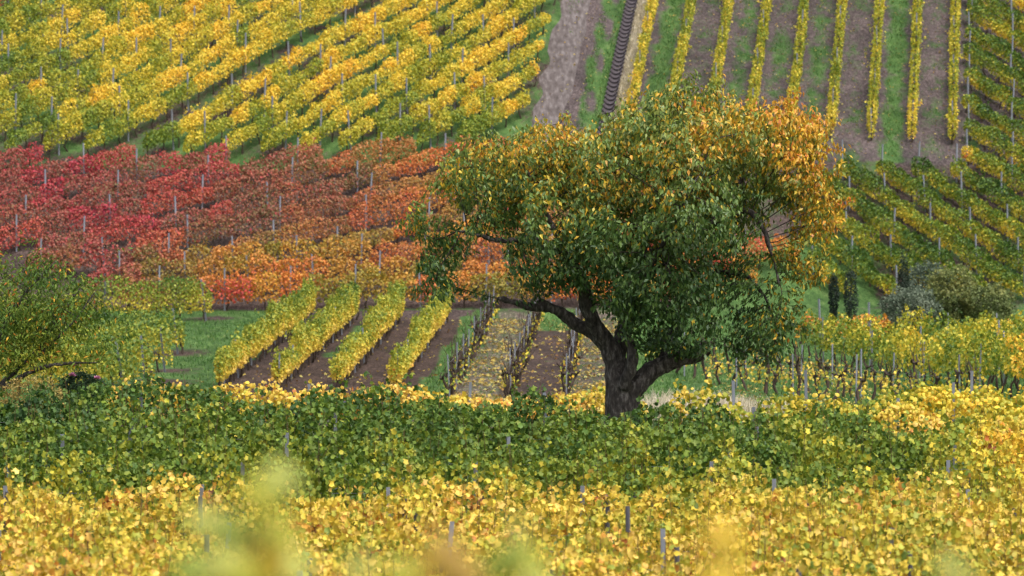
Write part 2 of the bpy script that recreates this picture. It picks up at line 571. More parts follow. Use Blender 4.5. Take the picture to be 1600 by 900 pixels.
def vine_row(label, group, pts, colfn, h0=.65, h1=1.8, w=.32, dens=300, leaf=.12, tmpl=T_QUAD, post_sp=5.0, post_h=1.95, post_off=None,
             stocks=None, seed=0, hfn=None, clump=.8, shoots=3.0, post_me=None, gaps=.0, wires=False, name='vine_row', lean_first=0, fol=True, bare=False,
             bumpy=1.0, vsp=1.2, dome=.45, post_w=1.0, canes=False, stock_k=1.0):
    r = np.random.default_rng(seed + 101)
    L = row_length(pts)
    x0, y0 = pts[0]
    base = np.array([x0, y0, gz(x0, y0)])
    root = thing(name, label, 'vine row', base, group)
    dx, dy = (np.asarray(pts[-1], float) - np.asarray(pts[0], float)) / L
    tdir = np.array([dx, dy, 0.0])
    side = np.array([dy, -dx, 0.0])
    if fol:
        N = int(L * dens)
        s = r.uniform(0, L, N)
        one = np.c_[s, np.full(N, seed * 7.3)]
        cl = vnoise(one, 1 / clump, seed)                   # clump along the row
        cl2 = vnoise(one, 1 / (clump * 3.1), seed + 5)
        keep = r.uniform(0, 1, N) < np.clip(1 - gaps * 2.2 * (.62 - .5 * cl - .5 * cl2) / .3, .06, 1) if gaps else np.ones(N, bool)
        s, cl, cl2 = s[keep], cl[keep], cl2[keep]
        N = len(s)
        x, y = along(pts, s)
        H1 = h1 + bumpy * (.42 * (cl - .5) + .35 * (cl2 - .5))
        if hfn is not None:
            H1 = H1 * hfn(x, y)
        vid = np.floor(s / vsp)
        fv = s / vsp - vid
        vr = _hash(vid.astype(np.int64), np.full(N, seed, np.int64), np.zeros(N, np.int64), 7)
        vr2 = _hash(vid.astype(np.int64), np.full(N, seed, np.int64), np.ones(N, np.int64), 8)
        dm_ = (4 * fv * (1 - fv)) ** .5
        H1 = H1 * (1 + dome * (.45 * (dm_ - .8) + .45 * (vr - .5)))
        endt = np.clip(np.minimum(s, L - s) / .55, 0, 1) ** .5
        H1 = H1 * (.72 + .28 * endt)
        H0 = h0 + .25 * (vnoise(np.c_[s, np.full(N, 3.3)], 1.4, seed + 9) - .5)
        u = r.beta(1.15, 1.0, N)
        hw = w * (.75 + .6 * cl) * (1 + dome * (.9 * (dm_ - .8) + .6 * (vr2 - .5))) * np.sqrt(np.clip(np.sin(np.pi * (.12 + .80 * u)), .05, 1))
        sg = np.where(r.uniform(0, 1, N) < .5, -1.0, 1.0)
        lat = hw * (.45 + .55 * endt) * sg * (1 - np.abs(r.normal(0, .35, N)))
        z = H0 + (H1 - H0) * u
        # shoots standing out of the top
        ns = int(L * shoots)
        if ns:
            k = 7
            ss = r.uniform(0, L, ns)
            sx, sy = along(pts, ss)
            stop = h1 + bumpy * (.42 * (vnoise(np.c_[ss, np.full(ns, seed * 7.3)], 1 / clump, seed) - .5) + .35 * (vnoise(np.c_[ss, np.full(ns, seed * 7.3)], 1 / (clump * 3.1), seed + 5) - .5))
            if hfn is not None:
                stop = stop * hfn(sx, sy)
            ln = r.uniform(.1, .58 if canes else .42, ns)
            tt = r.uniform(0, 1, (ns, k))
            zz = (stop - .12)[:, None] + ln[:, None] * tt
            lx = (r.normal(0, .16, ns))[:, None] + r.normal(0, .05, (ns, k)) + (r.normal(0, .12, ns))[:, None] * tt
            sl = ss[:, None] + r.normal(0, .05, (ns, k)) + (r.normal(0, .15, ns))[:, None] * tt
            s = np.r_[s, np.clip(sl, 0, L).ravel()]
            z = np.r_[z, zz.ravel()]
            lat = np.r_[lat, lx.ravel()]
            u = np.r_[u, np.full(ns * k, 1.0)]
            N = len(s)
            x, y = along(pts, s)
        if canes and ns:
            ct = np.linspace(0, 1, 4)
            cps = []
            sxx, syy = along(pts, ss)
            gg0 = ground_z(sxx, syy)
            l0, l1 = lx.min(1), lx.max(1)
            dsl = (sl[:, -1] - ss)
            for q in range(ns):
                z0_, z1_ = stop[q] - .5, stop[q] - .1 + ln[q]
                p = np.stack([np.array([sxx[q] - base[0], syy[q] - base[1], gg0[q] - base[2] + z0_ + (z1_ - z0_) * c_]) + side * (l0[q] + (l1[q] - l0[q]) * c_) + tdir * dsl[q] * c_ for c_ in ct])
                cps.append(tube(p, np.linspace(.007, .004, 4), 3))
            v, f = join(cps)
            put('canes', mesh_np('canes', v, f, M_CANE, None, True), root, kind='stuff')
        g0 = ground_z(x, y)
        P = np.c_[x, y, g0 + z] + side[None] * lat[:, None] + r.normal(0, .03, (N, 3))
        out = side[None] * np.sign(lat)[:, None]
        nor = out * .75 + np.array([0, 0, .85]) * (0.35 + .8 * u)[:, None] + r.normal(0, .72, (N, 3))
        tip = out * .35 + np.array([0, 0, -.75]) + tdir[None] * r.normal(0, .6, N)[:, None] + r.normal(0, .35, (N, 3))
        vine = _hash(np.floor(s / vsp).astype(np.int64), np.full(N, seed, np.int64), np.full(N, 2, np.int64), 9)
        cols = colfn(P, u, r, vine)
        cols = np.clip(cols * (1 + r.normal(0, .13, (N, 1))), .004, .95)
        size = leaf * (r.uniform(.5, 1.4, N) if canes else r.uniform(.65, 1.25, N))
        V, Fc, C = leaf_arrays(P - base, tip, nor, size, cols, tmpl)
        put('foliage', mesh_np('foliage', V, Fc, M_VINE, C), root, kind='stuff')
    if post_sp:
        sp = np.arange(post_off if post_off is not None else r.uniform(.3, post_sp * .9), L, post_sp)
        for q, s_ in enumerate(sp):
            px_, py_ = along(pts, np.array([s_]))
            o = put('post', post_me or me_steel, root, (px_[0] - base[0], py_[0] - base[1], gz(px_[0], py_[0]) - base[2] - .05))
            o.scale = (post_w, post_w, (post_h + .05) * r.uniform(.93, 1.07))
            o.rotation_euler = (r.normal(0, .025), r.normal(0, .025) + (lean_first if q == 0 else 0), math.atan2(dy, dx) + r.normal(0, .1))
    if stocks:
        lib = BARE_STOCKS if bare else STOCKS
        for s_ in np.arange(r.uniform(.1, .5), L, stocks):
            s2 = float(np.clip(s_ + r.normal(0, .30 if bare else .08), 0, L))
            qx, qy = along(pts, np.array([s2]))
            o = put('vine_stock', lib[int(r.integers(len(lib)))], root, (qx[0] - base[0], qy[0] - base[1], gz(qx[0], qy[0]) - base[2]))
            o.rotation_euler = (r.normal(0, .16 if bare else .08), r.normal(0, .16 if bare else .08), (math.atan2(dy, dx) - math.pi / 2 + r.normal(0, .2)) if bare else r.uniform(0, 6.3))
            k_ = r.uniform(.85, 1.2) * stock_k
            o.scale = (k_, k_, k_)
    else:
        parts = []
        for s_ in np.arange(r.uniform(.1, .5), L, 1.2):
            qx, qy = along(pts, np.array([s_]))
            z0 = gz(qx[0], qy[0]) - base[2]
            p = np.array([(qx[0] - base[0] + r.normal(0, .03), qy[0] - base[1] + r.normal(0, .03), z0 + zz) for zz in np.linspace(-.05, h0 + .25, 4)])
            p[:, :2] += r.normal(0, .025, (4, 2))
            parts.append(tube(p, np.linspace(.042, .028, 4), 5))
        if parts:
            v, f = join(parts)
            put('vine_stocks', mesh_np('vine_stocks', v, f, M_WOODV, None, True), root, kind='stuff')
    if wires:
        for hh in wires:
            n = max(3, int(L / 2))
            sx, sy = along(pts, np.linspace(0, L, n))
            p = np.c_[sx, sy, ground_z(sx, sy) + hh] - base
            v, f = tube(p, np.full(n, .0035), 4)
            put('wire', mesh_np('wire', v, f, M_WIRE), root)
    return root


def col_ramp(stops, mean, amp, jit, scale=.8, seed=0, hem=0.0, spot=None, vamp=.12):
    def fn(P, u, r, vine):
        n = .6 * vnoise(P, scale, seed) + .4 * vnoise(P, scale * 2.7, seed + 3)
        m = mean(P) if callable(mean) else mean
        g = m + amp * (n - .5) * 2 + r.normal(0, jit, len(P)) + hem * (.55 - u) + vamp * (vine - .5)
        if spot:
            q = vnoise(P, spot[0], seed + 31)
            g = np.where(q > spot[1], g + spot[2], g)
        return ramp(np.clip(g, 0, 1), stops)
    return fn


# --- foreground: golden rows across the slope
near_y = [53.6, 56.8, 60.0, 63.3, 66.6, 70.0, 73.6]
for i, y in enumerate(near_y):
    hwid = y * .125 + .8
    fn = col_ramp(PALE, lambda P: .50 + .10 * (vnoise(P, .25, 77) - .5), .28, .11, 1.3, 40 + i, hem=.06, spot=(1.9, .79, .26))
    vine_row('golden vine row across the foreground, ' + (ORD[len(near_y) - 1 - i] + ' below the green rows' if i < len(near_y) - 1 else 'directly below the green rows'),
             'golden rows across the foreground', [(-hwid, y + .3 * math.sin(i * 2.1)), (hwid, y - .3 + .3 * math.sin(i))], fn,
             h0=.55, h1=1.68, w=.42, dens=600, leaf=.09, tmpl=T_LOBE, post_sp=3.3, post_h=1.80, seed=300 + i, clump=.7, shoots=5,
             post_me=me_stake if i % 3 else me_steel, wires=(1.2,), canes=True)

# --- green rows in front of the tree
green = [(78.0, -12, 12.6, 1.68), (82.5, -12.4, 12.9, 1.72), (87.0, -12.8, 12.6, 1.70), (91.2, -13.2, 8.4, 1.66)]
glab = ['dark green vine row directly above the golden foreground rows', 'dark green vine row, second above the golden foreground rows',
        'dark green vine row, third above the golden foreground rows', 'dark green vine row just in front of the big tree trunk']
for i, (y, xa, xb, h) in enumerate(green):
    def mean(P, i=i):
        m = (.36, .32, .28, .20)[i] + .10 * np.clip(vnoise(P, .35, 5) - .5, 0, 1)
        m = m + .18 * np.clip((P[:, 0] - 1.0) / 9, 0, 1) * (vnoise(P, .5, 8)) + np.clip((P[:, 0] - 8.6) / 1.5, 0, 1) * .36
        return m
    hf = None
    if i == 3:
        hf = lambda x, y: 1 - .09 * np.exp(-((x - 2.2) / .75) ** 2) - .20 * np.exp(-((x + .55) / .6) ** 2) + .05 * np.exp(-((x + 1.9) / .7) ** 2)
    if i == 2:
        hf = lambda x, y: 1 - .06 * np.exp(-((x - 2.1) / .9) ** 2)
    fn = col_ramp(AUT, mean, .14, .07, 1.2, 60 + i, hem=0, spot=(1.3, .93, .34))
    vine_row(glab[i], 'green rows before the tree', [(xa, y + .2), (xb, y - .2)], fn, h0=.5, h1=h, w=.40, dens=600, leaf=.092, tmpl=T_LOBE,
             post_sp=4.3, post_h=1.66, seed=340 + i, clump=.8, shoots=5, hfn=hf, wires=(1.1,), canes=True)

# --- low golden rows around the tree foot
fn = col_ramp(PALE, .55, .25, .10, 1.0, 90, spot=(1.4, .8, .2))
vine_row('low pale golden vine row behind the green rows, passing the tree foot', 'golden rows about the tree', [(-10.2, 107.6), (3.4, 108.4)], fn, h0=.25, h1=1.08, w=.34, dens=420,
         leaf=.10, tmpl=T_SIX, post_sp=4.0, post_h=1.25, seed=360, clump=.9, shoots=4,
         hfn=lambda x, y: 1 - .16 * np.clip((x + 3.5) / 3, 0, 1))
fn = col_ramp(PALE, lambda P: .40 + .12 * np.clip((P[:, 0] - 5) / 3, 0, 1), .22, .09, .9, 92)
vine_row('yellow-green vine row end beside the tree, foot of the pale grass', 'golden rows about the tree', [(3.35, 94.9), (13.8, 94.4)], fn, h0=.45, h1=1.62, w=.36, dens=480, leaf=.10,
         tmpl=T_SIX, post_sp=3.6, post_h=1.85, seed=362, clump=1.1, shoots=5,
         hfn=lambda x, y: 1 - .12 * np.clip((x - 8) / 2, 0, 1) - .22 * np.exp(-((x - 5.2) / .5) ** 2) + .02 * np.sin(x * 3))
fn = col_ramp(AUT, .62, .2, .08, .9, 94)
vine_row('bright yellow vine row below the bare gnarled vine stocks', 'golden rows about the tree', [(5.9, 99.6), (14.6, 99.0)], fn, h0=.35, h1=1.12, w=.34, dens=440, leaf=.10,
         tmpl=T_SIX, post_sp=3.4, post_h=1.75, seed=364, clump=1.0, shoots=5, gaps=.25)
fn = col_ramp(AUT, .54, .2, .08, .9, 96)
vine_row('yellow vine row below the gold rows of the far side', 'golden rows about the tree', [(8.6, 105.2), (15.4, 104.4)], fn, h0=.35, h1=1.0, w=.34, dens=440, leaf=.10,
         tmpl=T_SIX, post_sp=3.4, post_h=1.75, seed=366, clump=1.0, shoots=5, gaps=.2)

# --- valley rows running away from the camera
for i, c in enumerate(MID_ROWS):
    ya, yb = 145.5, [187.5, 186.5, 186, 185][i]
    pts = [(c + MID_K * (ya - 145), ya), (c + MID_K * (yb - 145), yb)]
    fn = col_ramp(PALE, lambda P: .44 + .12 * (vnoise(P, .15, 14) - .5) - .12 * np.clip((P[:, 1] - 165) / 20, 0, 1), .15, .08, .7, 100 + i, hem=.36)
    vine_row('yellow-green vine row running away over brown soil, ' + ['beside the grass strip', 'second from the grass strip', 'third from the grass strip', 'beside the bare vines'][i],
             'yellow-green rows over brown soil', pts, fn, h0=.50, h1=1.16, w=.155, dens=510, leaf=.105, post_sp=5.2, post_h=1.35, seed=380 + i, clump=1.2, shoots=4.5, stocks=1.7, bumpy=1.1, dome=1.0, gaps=.12, hfn=lambda x, y: 1 + .34 * np.clip((y - 146) / 40, 0, 1))

# --- bare rows
for i, c in enumerate(BARE_ROWS):
    ya, yb = 140, [187, 186, 184][i]
    pts = [(c + MID_K * (ya - 145), ya), (c + MID_K * (yb - 145), yb)]
    fn = col_ramp(AUT, .55, .2, .12, .7, 110 + i)
    vine_row('leafless vine row with grey posts over fallen leaves, ' + ['nearest the leafy yellow rows', 'middle one of three', 'nearest the tree trunk'][i],
             'leafless vine rows', pts, fn, h0=.4, h1=.85, w=.2, dens=7, leaf=.12, post_sp=5.4, post_h=1.55, seed=390 + i, stocks=1.35, post_w=.75, stock_k=1.2, bare=True, shoots=0, wires=(.75, 1.2))

# --- block of rows beside the grass, ends leaning on posts
for i, (ex, ey) in enumerate(BLOCK):
    pts = [(ex, ey), (ex - 14.5, ey + 1.5)]
    fn = col_ramp(PALE, lambda P: .25 + .12 * (vnoise(P, .3, 24) - .3), .16, .08, .6, 120 + i, hem=.34)
    vine_row('green and gold vine row behind the slender tree, ' + ['farthest up beside the grass', 'second from the top of its block', 'third from the top of its block', 'fourth from the top of its block', 'lowest of its block'][i],
             'green and gold rows beside the grass', pts, fn, h0=.36, h1=1.72, w=.40, dens=480, leaf=.11, post_sp=4.5, post_h=1.75, post_off=.25, seed=400 + i, clump=1.1,
             shoots=3, stocks=1.2, lean_first=.12)

# --- rows at the far side of the tree, falling towards the camera
RD = np.array([3.0, -13.0]) / 13.34
for i in range(8):
    off = -4.6 + 1.9 * i + (0.5 if i > 2 else 0)
    bare_ = i < 3
    p0 = np.array([11.2 + off - .6, 152.0 + 3.0])
    la, lb = (-4, 22) if bare_ else (-5 - .8 * (i - 3), 26 + 5.0 * (i - 3))
    pts = [tuple(p0 + RD * la), tuple(p0 + RD * lb)]
    if bare_:
        fn = col_ramp(PALE, .5, .2, .1, .9, 130 + i)
        vine_row('bare gnarled vine stocks on stakes, ' + ['nearest the pale dry grass', 'middle row of three', 'below the descending gold rows'][i], 'gnarled bare rows beyond the tree', pts, fn,
                 h0=.35, h1=.9, w=.25, dens=14, leaf=.12, post_sp=6.8, post_h=1.55, seed=410 + i, stocks=1.9, post_w=.8, stock_k=1.25, bare=True, shoots=0, wires=(.8,))
    else:
        fn = col_ramp(AUT, lambda P: .41 + .14 * (vnoise(P, .3, 34) - .5), .17, .08, .7, 130 + i, hem=-.08, spot=(.8, .84, .2), vamp=.2)
        vine_row('gold-green vine row descending behind the tree side, ' + ['beside the bare stocks', 'second from the bare stocks', 'third from the bare stocks', 'fourth from the bare stocks', 'fifth from the bare stocks'][i - 3],
                 'gold-green descending rows', pts, fn, h0=.75, h1=1.75, w=.36, dens=250, leaf=.125, post_sp=5.8, post_h=1.85, post_w=.85, seed=410 + i, clump=1.0, shoots=3, stocks=1.5, gaps=.34, bumpy=1.7, vsp=1.5, dome=.7)


# --- hill fields: straight rows clipped to a field
def clip_line(p, dvec, inside, smin=-80, smax=80, step=.25):
    s = np.arange(smin, smax, step)
    xs, ys_ = p[0] + dvec[0] * s, p[1] + dvec[1] * s
    ok = inside(xs, ys_)
    if ok.sum() * step < 2:
        return None
    i0, i1 = np.argmax(ok), len(ok) - 1 - np.argmax(ok[::-1])
    return [(xs[i0], ys_[i0]), (xs[i1], ys_[i1])]


# orange rows along the foot of the hill
for i, (y, xa, xb) in enumerate([(189.3, -17.5, 9.5), (191.3, -19, 11), (193.2, -22, 13)]):
    fn = col_ramp(ORA, lambda P: .38 + .30 * (vnoise(P, .33, 41) - .5), .20, .07, .5, 140 + i, spot=(.33, .70, .22), vamp=.36)
    fo = fn

    def fn(P, u, r, vine, fo=fo, i=i):
        m = np.clip(.16 * i - .10 + np.clip((-11 - P[:, 0]) / 9, 0, .75) + .7 * (vnoise(P, .3, 88) - .5) + .2 * (vine - .5), 0, 1)[:, None]
        rr_ = ramp(np.clip(.30 + .5 * (vine - .5) + r.normal(0, .13, len(P)), 0, 1), RED)
        return fo(P, u, r, vine) * (1 - m) + rr_ * m
    vine_row('orange vine row at the hill foot, ' + ['lowest, above the grass', 'second from the grass', 'third from the grass'][i], 'orange rows at the hill foot', [(xa, y), (xb, y + .6)], fn,
             h0=.4, h1=1.55, w=.32, dens=360, leaf=.12, post_sp=2.9, post_h=1.95, seed=430 + i, clump=1.1, shoots=2, stocks=1.5)

# red rows
n_red = 0
rd = nrm(np.array([1.0, .50]))
red_list = []
for Y0 in np.arange(220.5, 189, -2.15):
    pts = clip_line((0, Y0), rd, lambda x, y: (y > 194.6) & (y < 205.4 + .02 * x) & (x > -31) & (x < 9))
    if pts:
        red_list.append(pts)
for i, pts in enumerate(red_list):
    def colfn(P, u, r, vine, i=i):
        n = .5 * vnoise(P, .42, 50) + .5 * vine
        g = .32 + .36 * (n - .5) + r.normal(0, .15, len(P)) + .04 * u + .12 * np.clip((-10 - P[:, 0]) / 10, 0, 1)
        g = g + np.where(vine > .80 - .10 * (P[:, 0] < -14) - .35 * np.clip(vnoise(P, .22, 58) - .45, 0, 1), .20, 0)
        c = ramp(np.clip(g, 0, 1), RED)
        o = ramp(np.clip(.36 + .8 * (n - .5) + r.normal(0, .08, len(P)), 0, 1), ORA)
        m = np.clip((P[:, 0] + 12) / 14, 0, .55) + .35 * (vnoise(P, .25, 59) - .5) + np.clip((197.0 - P[:, 1]) / 4, 0, .4) * np.clip((P[:, 0] + 20) / 6, 0, 1) + .3 * (vine - .5)
        m = np.clip(m, 0, 1)[:, None]
        return c * (1 - m) + o * m
    vine_row('red autumn vine row on the slope, ' + ORD[i] + ' from the upper edge of the red field' if i < len(red_list) - 1 else 'red autumn vine row on the slope, lowest of the red field',
             'red rows on the slope', pts, colfn, h0=.3, h1=1.24, w=.34, dens=420, leaf=.105, dome=.35, post_sp=4.6, post_h=1.72, seed=440 + i, clump=1.2, shoots=2)

# yellow rows on the upper slope
yd = nrm(np.array([1.0, 1.44]))
ylist = []
for k, X0 in enumerate(np.arange(2.0, -44, -1.88)):
    if X0 < px_x(195, 206.8) - .95:
        X0 += .85
    pts = clip_line((X0, 206.8), yd, lambda x, y: (y > 205.4) & (y < 229.5) & (x > -31.5) & (x < 1.35 + UP_K * (y - 215)))
    if pts and row_length(pts) > 2.5:
        ylist.append((k, X0, pts))
GAP = min(ylist, key=lambda a: abs(a[1] - px_x(195, 206.8)))[0]
for k, X0, pts in ylist:
    if k == GAP:
        continue
    j = abs(k - GAP) - 1
    lab = 'yellow vine row climbing the upper slope, ' + ORD[j] + (' below' if k < GAP else ' above') + ' the grassy gap'

    def meanf(P):
        m = .585 - .18 * np.clip((-12 - P[:, 0]) / 14, 0, 1) * (vnoise(P, .28, 66)) - .10 * np.clip((209 - P[:, 1]) / 3, 0, 1)
        return m + .5 * np.clip((-25.6 - P[:, 0]) / 1.0, 0, 1) * np.clip((P[:, 1] - 222.5) / 1.0, 0, 1)
    fn = col_ramp(AUT, meanf, .13, .05, .6, 150 + k, vamp=.24)
    vine_row(lab, 'yellow rows on the upper slope', pts, fn, h0=.62, h1=1.30 if k < GAP else 1.46, w=.26, dens=480, leaf=.11, post_sp=4.6, post_h=2.0, seed=470 + k, clump=.6, shoots=6, gaps=.16, bumpy=1.0, dome=.35)

# narrow rows running straight up the hill
for i, c in enumerate(UP_ROWS):
    yb = 207.5 if i > 4 else 206.5
    pts = [(c + UP_K * (yb - 225), yb), (c + UP_K * (233 - 225), 233)]
    fn = col_ramp(AUT, lambda P, i=i: (.58 if i == 0 else .49) + .14 * np.clip((211 - P[:, 1]) / 4, 0, 1), .14, .08, .8, 180 + i)
    vine_row('narrow yellow vine row straight up the bare soil, ' + ORD[i] + ' from the ribbed gutter', 'narrow rows straight up the hill', pts, fn, h0=.3, h1=1.28, w=.17, dens=250,
             leaf=.11, post_sp=5.0, post_h=1.4, seed=500 + i, clump=.6, shoots=2)

# green-gold field beside them, rows falling across the slope
gd = nrm(np.array([1.0, -1.75]))
glist = []
for Yc in np.arange(246, 186, -3.35):
    pts = clip_line((16, Yc), gd, lambda x, y: (y < 231) & (((y < 203.6 + .10 * (x - 20)) & (x > 13.5)) | ((x > 24.0 + UP_K * (y - 225)) & (y > 200))) & (y > 190.2 + np.clip((15.5 - x) * .8, 0, 2)) & (x < 31))
    if pts and row_length(pts) > 1.8:
        glist.append(pts)
for i, pts in enumerate(glist):
    fn = col_ramp(AUT, lambda P: .385 + .14 * (vnoise(P, .3, 73) - .5), .13, .09, .6, 200 + i, hem=.30, spot=(.6, .86, .2), vamp=.16)
    vine_row('green-gold vine row slanting down the slope, ' + (ORD[i] + ' from the top of its field' if i < len(glist) - 1 else 'lowest above the grey shrubs'), 'green-gold slanting rows', pts, fn, h0=.35, h1=1.16, w=.33, dens=480,
             leaf=.12, post_sp=3.6, post_h=1.8, post_off=.2, seed=530 + i, clump=1.1, shoots=2, bumpy=1.0)

# ------------------------------------------------------------------ ribbed gutter running down the hill
root = None
segs = []
yy = np.arange(206.5, 234, .50)
root = thing('drain_gutter', 'dark ribbed concrete gutter running up the hill beside the path', 'gutter', (6.45 + UP_K * (206.5 - 225), 206.5, gz(6.45 + UP_K * (206.5 - 225), 206.5)))
base = np.array(root.location)
# half-shell segment, upper lip overlapping the one below
n = 9
ang = np.linspace(math.pi * 1.02, math.pi * 1.98, n)
prof_o = np.c_[.31 * np.cos(ang), .24 * np.sin(ang) + .20]
prof_i = np.c_[.25 * np.cos(ang[::-1]), .18 * np.sin(ang[::-1]) + .20]
pr = np.r_[prof_o, prof_i]
m_ = len(pr)
v0 = np.c_[pr[:, 0], np.zeros(m_), pr[:, 1] + .10]
v1 = np.c_[pr[:, 0] * .93, np.full(m_, .56), pr[:, 1] * .93 + .02 + .0]
SV = np.r_[v0, v1]
sf = [(i, (i + 1) % m_, m_ + (i + 1) % m_, m_ + i) for i in range(m_)]
sf += [(i, i + 1, m_ - 2 - i, m_ - 1 - i) for i in range(n - 1)]
sf += [(m_ + m_ - 1 - i, m_ + m_ - 2 - i, m_ + i + 1, m_ + i) for i in range(n - 1)]
me_seg = simple_mesh('gutter_segment', SV.tolist(), sf, M_CHUTE)
for y in yy:
    x = 6.45 + UP_K * (y - 225)
    o = put('gutter_segment', me_seg, root, (x - base[0], y - base[1], gz(x, y) - base[2] + .03))
    o.rotation_euler = (math.atan(.462), 0, -math.atan(UP_K))


# ------------------------------------------------------------------ trees
def colonize(nodes, parents, attr, di=1.5, dk=.26, step=.13, iters=160, droop=0.0, seed=0):
    r = np.random.default_rng(seed)
    P = [np.asarray(p, float) for p in nodes]
    par = list(parents)
    arr = np.array(P)
    A = attr.copy()
    D = np.full(len(A), 1e9)
    I = np.zeros(len(A), int)
    for s0 in range(0, len(arr), 400):
        dm = np.linalg.norm(A[:, None] - arr[None, s0:s0 + 400], axis=2)
        j = dm.argmin(1)
        dv = dm[np.arange(len(A)), j]
        up_ = dv < D
        D[up_] = dv[up_]
        I[up_] = j[up_] + s0
    alive = np.ones(len(A), bool)
    for it in range(iters):
        act = alive & (D < di)
        if not act.any():
            di *= 1.3
            if di > 6:
                break
            continue
        idx = I[act]
        arr = np.array(P)
        dirs = nrm(A[act] - arr[idx])
        acc = np.zeros((len(P), 3))
        np.add.at(acc, idx, dirs)
        u = np.unique(idx)
        g = nrm(acc[u] + r.normal(0, .15, (len(u), 3)) + np.array([0, 0, -droop]))
        new = arr[u] + g * step
        n0 = len(P)
        P.extend(new)
        par.extend(u.tolist())
        dm = np.linalg.norm(A[:, None] - new[None], axis=2)
        j = dm.argmin(1)
        dv = dm[np.arange(len(A)), j]
        up_ = dv < D
        D[up_] = dv[up_]
        I[up_] = j[up_] + n0
        alive &= D > dk
        if not alive.any():
            break
    return np.array(P), np.array(par)


def grow_tree(limbs, lobes, nattr, to_world, dk, step, tip_r, expo, seed, cull=0.0, di=1.5, droop=0.0, holes=()):
    """limbs: list of (parent_limb, parent_index, [(px,py,depth,r)...])"""
    r = np.random.default_rng(seed)
    nodes, par, rad = [], [], []
    ends = []
    polys = []
    for (pl, pi, pts) in limbs:
        pw = np.array([to_world(p[0], p[1], p[2]) for p in pts])
        pr_ = np.array([p[3] for p in pts])
        # smooth resample
        seg = np.linalg.norm(np.diff(pw, axis=0), axis=1)
        cum = np.r_[0, np.cumsum(seg)]
        s = np.arange(0, cum[-1], .12)
        q = np.stack([np.interp(s, cum, pw[:, c]) for c in range(3)], 1)
        for _ in range(2):
            q[1:-1] = (q[:-2] + 2 * q[1:-1] + q[2:]) / 4
        q[1:-1] += r.normal(0, .006, q[1:-1].shape)
        rr = np.interp(s, cum, pr_)
        polys.append((q, rr))
        p0 = -1
        if pl is not None:
            lim = np.arange(*ends[pl])
            dd = np.linalg.norm(np.array([nodes[i_] for i_ in lim]) - q[0], axis=1)
            p0 = int(lim[dd.argmin()])
        st = len(nodes)
        for i_, (a_, b_) in enumerate(zip(q, rr)):
            nodes.append(a_)
            par.append(p0 if i_ == 0 else len(nodes) - 2)
            rad.append(b_)
        ends.append((st, len(nodes)))
    nl = len(nodes)
    A = []
    wts = np.array([l[6] * l[2] * l[3] * l[5] for l in lobes])
    cnt = (nattr * wts / wts.sum()).astype(int)
    for l, c in zip(lobes, cnt):
        v = nrm(r.normal(0, 1, (c, 3))) * (r.uniform(0, 1, (c, 1)) ** .38)
        pts = [to_world(l[0] + l[2] * a_[0], l[1] + l[3] * a_[2], l[4] + l[5] * a_[1]) for a_ in v]
        A.append(np.array(pts))
    A = np.concatenate(A)
    if cull:
        q = .65 * vnoise(A, 1.15, seed + 60) + .35 * vnoise(A, 2.6, seed + 61)
        A = A[q > cull]
    for (hx, hy, ha, hb, pr2) in holes:
        dx_ = A[:, 0] / TY * F + 800 - hx
        dz_ = 450 - A[:, 2] / TY * F - hy
        inside = (dx_ / ha) ** 2 + (dz_ / hb) ** 2 < 1
        A = A[~(inside & (r.uniform(0, 1, len(A)) < pr2))]
    far = r.choice(len(A), len(A) // 16, replace=False)       # stray shoots that break the outline
    A[far] += nrm(A[far] - A.mean(0)) * r.uniform(.1, .45, (len(far), 1)) + np.array([0, 0, .08])
    nodes2, par2 = colonize(nodes, par, A, di, dk, step, droop=droop, seed=seed)
    n = len(nodes2)
    tips = np.zeros(n)
    haschild = np.zeros(n, bool)
    haschild[par2[par2 >= 0]] = True
    tips[~haschild] = 1
    for i_ in range(n - 1, -1, -1):
        if par2[i_] >= 0:
            tips[par2[i_]] += tips[i_]
    R = tip_r * np.maximum(tips, 1) ** expo
    # chains of the grown part
    kids = [[] for _ in range(n)]
    for i_ in range(nl, n):
        kids[par2[i_]].append(i_)
    chains = []
    stack = [(i_, c) for i_ in range(nl) for c in kids[i_]]
    while stack:
        p_, c = stack.pop()
        ch = [p_, c]
        while kids[ch[-1]]:
            ks = sorted(kids[ch[-1]], key=lambda q_: -tips[q_])
            for e in ks[1:]:
                stack.append((ch[-1], e))
            ch.append(ks[0])
        chains.append(ch)
    return nodes2, par2, tips, R, nl, chains, polys


